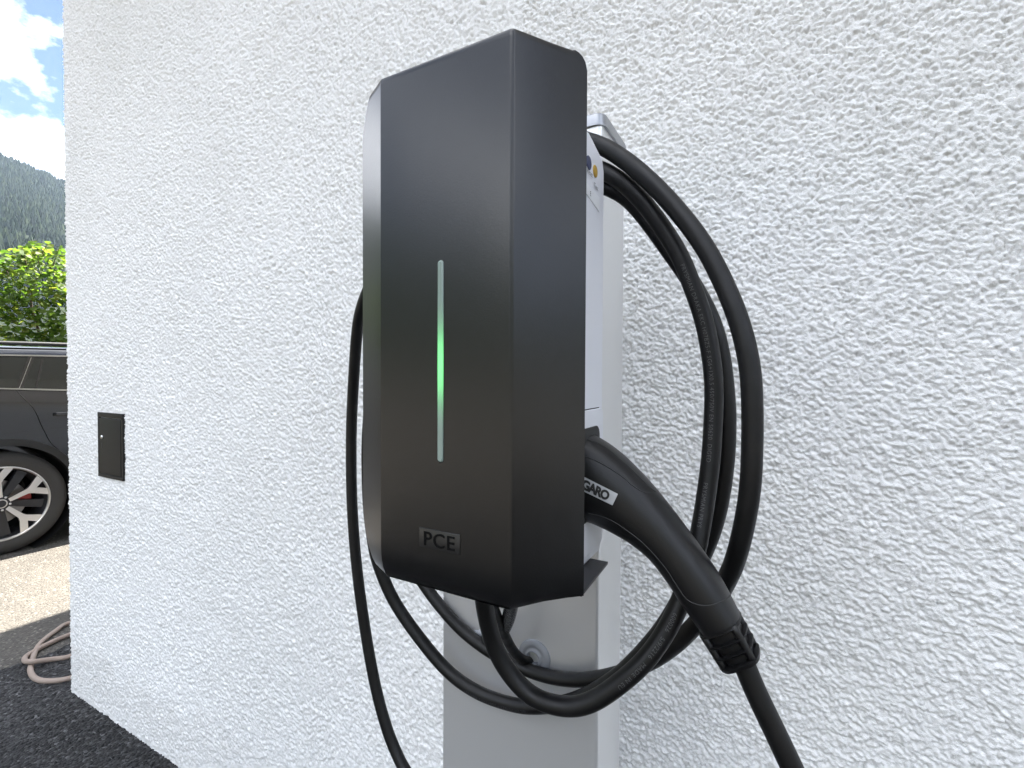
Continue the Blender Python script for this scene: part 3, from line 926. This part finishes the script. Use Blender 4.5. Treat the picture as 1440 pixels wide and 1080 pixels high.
def win(name, poly, lift, m, parent, th=.004, s=-1, ns=6):
    """poly of (x, t) on the cabin side, subdivided"""
    P = []
    for i, (a, b) in enumerate(poly):
        c, d = poly[(i + 1) % len(poly)]
        for k in range(ns): P.append((a + (c - a) * k / ns, b + (d - b) * k / ns))
    o_ = [cab_pt(x, s, t) for x, t in P]
    v = [cw(x, s * (y + lift), z) for (x, t), (y, z) in zip(P, o_)] + [cw(x, s * (y + lift - th), z) for (x, t), (y, z) in zip(P, o_)]
    k = len(P)
    return obj(name, v, [tuple(range(k)), tuple(range(2 * k - 1, k - 1, -1))] + [(i, (i + 1) % k, k + (i + 1) % k, k + i) for i in range(k)], m, parent, angle=30)
for s in (-1, 1):
    win('window', [(-.42, .05), (.10, .05), (.195, .82), (-.12, .84)], .004, 'glass', car, s=s)
    rw_ = win('window', [(.125, .05), (1.02, .05), (1.06, .86), (.225, .82)], .004, 'glass', car, s=s)
    win('divider', [(.20, .05), (.212, .05), (.285, .82), (.272, .82)], .0055, 'matte_black', rw_, s=s)
    win('window', [(1.10, .05), (1.95, .05), (1.55, .84), (1.14, .86)], .004, 'glass', car, s=s)
    pt_ = win('pillar_trim', [(.094, .03), (.130, .03), (.230, .83), (.190, .83)], .0055, 'matte_black', car, s=s)
    win('bright_edge', [(.110, .03), (.114, .03), (.212, .83), (.208, .83)], .008, 'chrome', pt_, s=s)
    win('belt_trim', [(-.48, -.01), (1.98, -.01), (1.98, .035), (-.48, .035)], .008, 'chrome', car, s=s, ns=24)
    win('roof_trim', [(-.30, .86), (1.58, .87), (1.58, .905), (-.30, .90)], .006, 'chrome', car, s=s, ns=24)
    # roof rail
    rp = [cw(x, s * (cab_pt(x, s, 1.0)[0] - .035), roof_z(x) + .012) for x in np.arange(-.45, 1.5, .1)]
    v, f = tube(np.array(rp), .016, 10); obj('roof_rail', v, f, 'black_metal', car)
    # door seams
    def side_y(x, z):
        h = body_sec(x); zz = [q[1] for q in h]; return np.interp(z, zz, [q[0] for q in h])
    for pth in ([(.095, 1.175), (.12, 1.12), (.16, 1.05), (.195, .95), (.225, .86), (.27, .76), (.40, .60), (.47, .45), (.50, .33)], [(1.08, 1.12), (1.09, .8), (1.06, .5), (1.0, .33)]):
        q = catmull([(a, b, 0) for a, b in pth], 8)
        q3 = np.array([cw(a, s * (side_y(a, b) - .0018), b) for a, b, _ in q])
        v, f = tube(q3, .0035, 6); obj('door_seam', v, f, 'matte_black', car)
    for hx in (.375, 1.33):
        y = side_y(hx, .985)
        mb = MB().bevel_box(hx - .095, hx + .095, y + .018, y + .038, .975, 1.003, .007)
        mb.bevel_box(hx - .092, hx - .068, y - .02, y + .022, .979, .999, .004); mb.bevel_box(hx + .068, hx + .092, y - .02, y + .022, .979, .999, .004)
        obj('door_handle', [cw(a, s * b, c) for a, b, c in mb.v], mb.f, 'paint', car, angle=35)
    # arch trims
    for ax_ in (0., 2.68):
        rg = []
        for k in range(33):
            t = rad(-12 + 204 * k / 32)
            ring = []
            for r, dy in ((.408, .012), (.455, .010), (.462, -.01), (.408, -.06)):
                x_, z_ = ax_ + r * math.cos(t), .375 + r * math.sin(t)
                ring.append(cw(x_, s * (side_y(x_, min(max(z_, .25), 1.0)) + dy), z_))
            rg.append(ring)
        obj('arch_trim', *loft(rg), 'trim', car, angle=30)
        v, f = lathe([(.412, 0), (.412, .30)], (0, 0, 0), 'Y', 40)
        f = f + [tuple(range(40, 80))]
        obj('wheel_housing', [cw(p[0] + ax_, s * (.90 - p[1]), p[2] + .375) for p in v], f, 'trim', car)
    # tail lamp
    mb = MB().bevel_box(-.86, -.70, .52, .80, .88, .98, .02)
    obj('tail_lamp', [cw(a, s * b, c) for a, b, c in mb.v], mb.f, 'tail', car, angle=35)
MB_r = MB().bevel_box(-.90, -.74, -.72, .72, .34, .60, .05)
obj('bumper', [cw(*p) for p in MB_r.v], MB_r.f, 'trim', car, angle=35)
# wheels
RW = .367
def wheel(axx, s):
    yo = HWD - .015                                            # outer face of the tyre
    T = lambda x, d, z: cw(axx + x, s * (yo - d), RW + z)       # d: depth inward
    wh = None
    prof = [(.262, .028), (.268, .012), (.290, .004), (.318, .002), (.340, .010), (.354, .022), (.362, .034)]
    for gk in range(4):
        a = .040 + gk * .042
        prof += [(.367, a), (.367, a + .030), (.360, a + .033), (.360, a + .039)]
    prof += [(.367, .208), (.354, .222), (.30, .235), (.262, .21)]
    v, f = lathe([(r, d) for r, d in prof], (0, 0, 0), 'Y', 72)
    rim_v = T
    tyre = obj('wheel', [T(p[0], p[1], p[2]) for p in v], f, 'tyre', car, angle=40)
    pr = [(.262, .026), (.266, .018), (.258, .016), (.250, .026), (.240, .06), (.232, .20)]
    v, f = lathe(pr, (0, 0, 0), 'Y', 64)
    fm = [0 if i // 64 < 3 else 1 for i in range(len(f))]
    obj('rim', [T(p[0], p[1], p[2]) for p in v], f, None, tyre, angle=40, mats=['alloy', 'alloy_dark'], fmat=fm)
    shape = [(.045, -.013), (.150, -.017), (.172, -.030), (.238, -.088), (.250, -.040), (.205, -.002), (.252, .024), (.243, .078), (.168, .024), (.150, .019), (.045, .013)]
    sec_ = [(.05, .0), (.245, .045)]
    for k in range(5):
        a0 = rad(24 + 72 * k)
        def pl(a, b, d): return T(a * math.cos(a0) - b * math.sin(a0), d, a * math.sin(a0) + b * math.cos(a0))
        nn = len(shape)
        dep_ = lambda a: .034 - .012 * (a / .25)
        v = [pl(a, b, dep_(a)) for a, b in shape] + [pl(a, b * .9, dep_(a) + .030) for a, b in shape]
        f = [tuple(range(nn))] + [tuple(range(2 * nn - 1, nn - 1, -1))] + [(i, (i + 1) % nn, nn + (i + 1) % nn, nn + i) for i in range(nn)]
        obj('spoke', v, f, None, tyre, smooth=False, mats=['alloy', 'alloy_dark'], fmat=[0] + [1] * (nn + 1))
        a0 = rad(24 + 36 + 72 * k)
        v = [pl(a, b, .060) for a, b in ((.05, -.018), (.24, -.03), (.24, .03), (.05, .018))] + [pl(a, b, .085) for a, b in ((.05, -.022), (.24, -.036), (.24, .036), (.05, .022))]
        obj('inner_spoke', v, [(0, 1, 2, 3), (7, 6, 5, 4), (0, 4, 5, 1), (1, 5, 6, 2), (2, 6, 7, 3), (3, 7, 4, 0)], 'alloy_dark', tyre, smooth=False)
    v, f = lathe([(.0005, .024), (.022, .024), (.025, .027), (.030, .027), (.033, .032), (.055, .036), (.060, .07)], (0, 0, 0), 'Y', 36)
    obj('hub_cap', [T(p[0], p[1], p[2]) for p in v], f, None, tyre, mats=['alloy', 'alloy_dark'], angle=40, fmat=[(0 if i // 36 in (2, 3) else 1) for i in range(len(f))])
    for k in range(5):
        t = rad(60 + 72 * k)
        v, f = lathe([(.0005, .030), (.007, .030), (.008, .036), (.008, .05)], (.047 * math.cos(t), 0, .047 * math.sin(t)), 'Y', 10)
        obj('wheel_bolt', [T(p[0], p[1], p[2]) for p in v], f, 'steel', tyre)
    v, f = lathe([(.06, .105), (.155, .100), (.157, .103), (.157, .125), (.06, .13)], (0, 0, 0), 'Y', 48)
    obj('brake_disc', [T(p[0], p[1], p[2]) for p in v], f, 'disc', tyre, angle=40)
    rg = []
    for k in range(13):
        t = rad(-22 + 44 * k / 12)
        rg.append([T(r * math.cos(t), d, r * math.sin(t)) for r, d in ((.105, .088), (.172, .088), (.178, .094), (.178, .14), (.105, .14))])
    obj('brake_caliper', *loft(rg), 'caliper', tyre, angle=40)
for axx in (0., 2.68):
    for s in (-1, 1): wheel(axx, s)

# ------------------------------------------------------------------ leafy hedge behind the car
hedge = thing('hedge', (-8.9, 3.0, 0), 'tall leafy green hedge of broad leaves behind the black car', 'hedge')
def leaf_geo():
    out = [(0, 0, 0), (.22, .30, .03), (.30, .55, .045), (.20, .82, .035), (0, 1.0, -.03), (-.20, .82, .035), (-.30, .55, .045), (-.22, .30, .03), (0, .5, -.02)]
    fc = [(0, 1, 8), (1, 2, 8), (2, 3, 8), (3, 4, 8), (4, 5, 8), (5, 6, 8), (6, 7, 8), (7, 0, 8)]
    return np.array(out) * 1.0, fc
LV, LF = leaf_geo()
LV[:, 0] *= 1.35
def hedge_top(v): return 2.80 + .16 * math.sin(v * 2.1 + 1.0) + .10 * math.sin(v * 5.3) - .10 * (v - 2.6)
def hedge_front(v, z): return -8.15 - .10 * math.sin(v * 3.1 + z) - .12 * math.sin(v * 1.3 - z * 2.2) - .28 * max(0, z - 2.0) ** 1.5
def leaf_mat(p, size):
    az, el, rl = random.uniform(-2.4, 2.4), random.gauss(-.35, .5), random.gauss(0, .6)
    R = Matrix.Rotation(-math.pi / 2 + az * .75, 3, 'Z') @ Matrix.Rotation(el, 3, 'X') @ Matrix.Rotation(rl, 3, 'Y')
    return np.array(R) * size
lv_, lf_ = [], []
front = []
NL = 18000
for i in range(NL):
    v = random.uniform(-3.5, 8.5) if i % 2 else random.uniform(.8, 4.5)
    top = hedge_top(v)
    z = random.uniform(.25, top + .05) if i % 3 else random.uniform(1.3, top + .08)
    fr_ = hedge_front(v, z)
    u = fr_ - abs(random.gauss(0, .24))
    if z > top - .35: u = fr_ - random.uniform(0, .9)
    size = random.uniform(.052, .100)
    p = np.array([u, v, z])
    R = leaf_mat(p, size)
    if 2.0 < v < 3.3 and 1.5 < z and u > fr_ - .06 and len(front) < 240:
        front.append((p, R)); continue
    k = len(lv_)
    lv_ += list((LV @ R.T) + p); lf_ += [tuple(a + k for a in q) for q in LF]
# a few long shoots above the top
shoots = []
for _ in range(34):
    v0 = random.uniform(1.2, 4.2); z0 = hedge_top(v0) - .25; u0 = hedge_front(v0, z0) - random.uniform(.05, .6)
    d = np.array([random.uniform(-.2, .35), random.uniform(-.55, .4), 1.0]); ln = random.uniform(.22, .42)
    q = [np.array([u0, v0, z0]) + d * ln * t + np.array([.12, -.05, -.10]) * t * t for t in np.linspace(0, 1, 6)]
    shoots.append(q)
    for j in range(9):
        t = random.uniform(.25, 1.0)
        p = np.array([u0, v0, z0]) + d * ln * t + np.array([.12, -.05, -.10]) * t * t
        R = leaf_mat(p, random.uniform(.05, .10)); k = len(lv_)
        lv_ += list((LV @ R.T) + p); lf_ += [tuple(a + k for a in q_) for q_ in LF]
me = bpy.data.meshes.new('crown'); me.from_pydata([tuple(map(float, p)) for p in lv_], [], lf_); me.materials.append(M['leaf'])
crown = bpy.data.objects.new('crown', me); COL.objects.link(crown); setparent(crown, hedge); crown['kind'] = 'stuff'
lm = bpy.data.meshes.new('leaf'); lm.from_pydata([tuple(map(float, p)) for p in LV], [], LF); lm.materials.append(M['leaf'])
base = wloc(crown)
for p, R in front:
    o = bpy.data.objects.new('leaf', lm); COL.objects.link(o)
    o.parent = crown
    Mx = Matrix(R.tolist()).to_4x4(); Mx.translation = Vector(p)
    o.matrix_parent_inverse = Matrix.Translation(-wloc(hedge)) if False else Matrix.Identity(4)
    o.matrix_basis = Mx
for j in range(26):
    v0 = -3.2 + j * .45 + random.uniform(-.15, .15); u0 = -8.75 + random.uniform(-.15, .15)
    q = [np.array([u0, v0, -.02])]
    for t in range(7): q.append(q[-1] + np.array([random.uniform(-.08, .10), random.uniform(-.12, .12), .38]))
    v, f = tube(catmull(q, 3), np.linspace(.035, .010, 22), 7)
    obj('stem', v, f, 'bark', hedge)
mb = MB()
for q in shoots: mb.add(*tube(np.array(q), np.linspace(.007, .003, 6), 5))
tw = mb.build('twigs', 'bark', hedge, angle=None); tw['kind'] = 'stuff'

# ------------------------------------------------------------------ haze over the valley
hz_ = MB().box(-1900, 1900, -1900, 1900, -3.5, 640).build('haze', 'roof', None, smooth=False, angle=None)
hm = bpy.data.materials.new('valley_haze'); hm.use_nodes = True
hn, hl = hm.node_tree.nodes, hm.node_tree.links
hn.clear()
ho = hn.new('ShaderNodeOutputMaterial'); pv = hn.new('ShaderNodeVolumePrincipled')
pv.inputs['Color'].default_value = (.62, .78, 1.0, 1)
pv.inputs['Density'].default_value = .00007
pv.inputs['Anisotropy'].default_value = .2
hl.new(pv.outputs[0], ho.inputs['Volume'])
hz_.data.materials.clear(); hz_.data.materials.append(hm)
tag(hz_, 'thin pale blue haze hanging in the valley air', 'haze', kind='stuff')
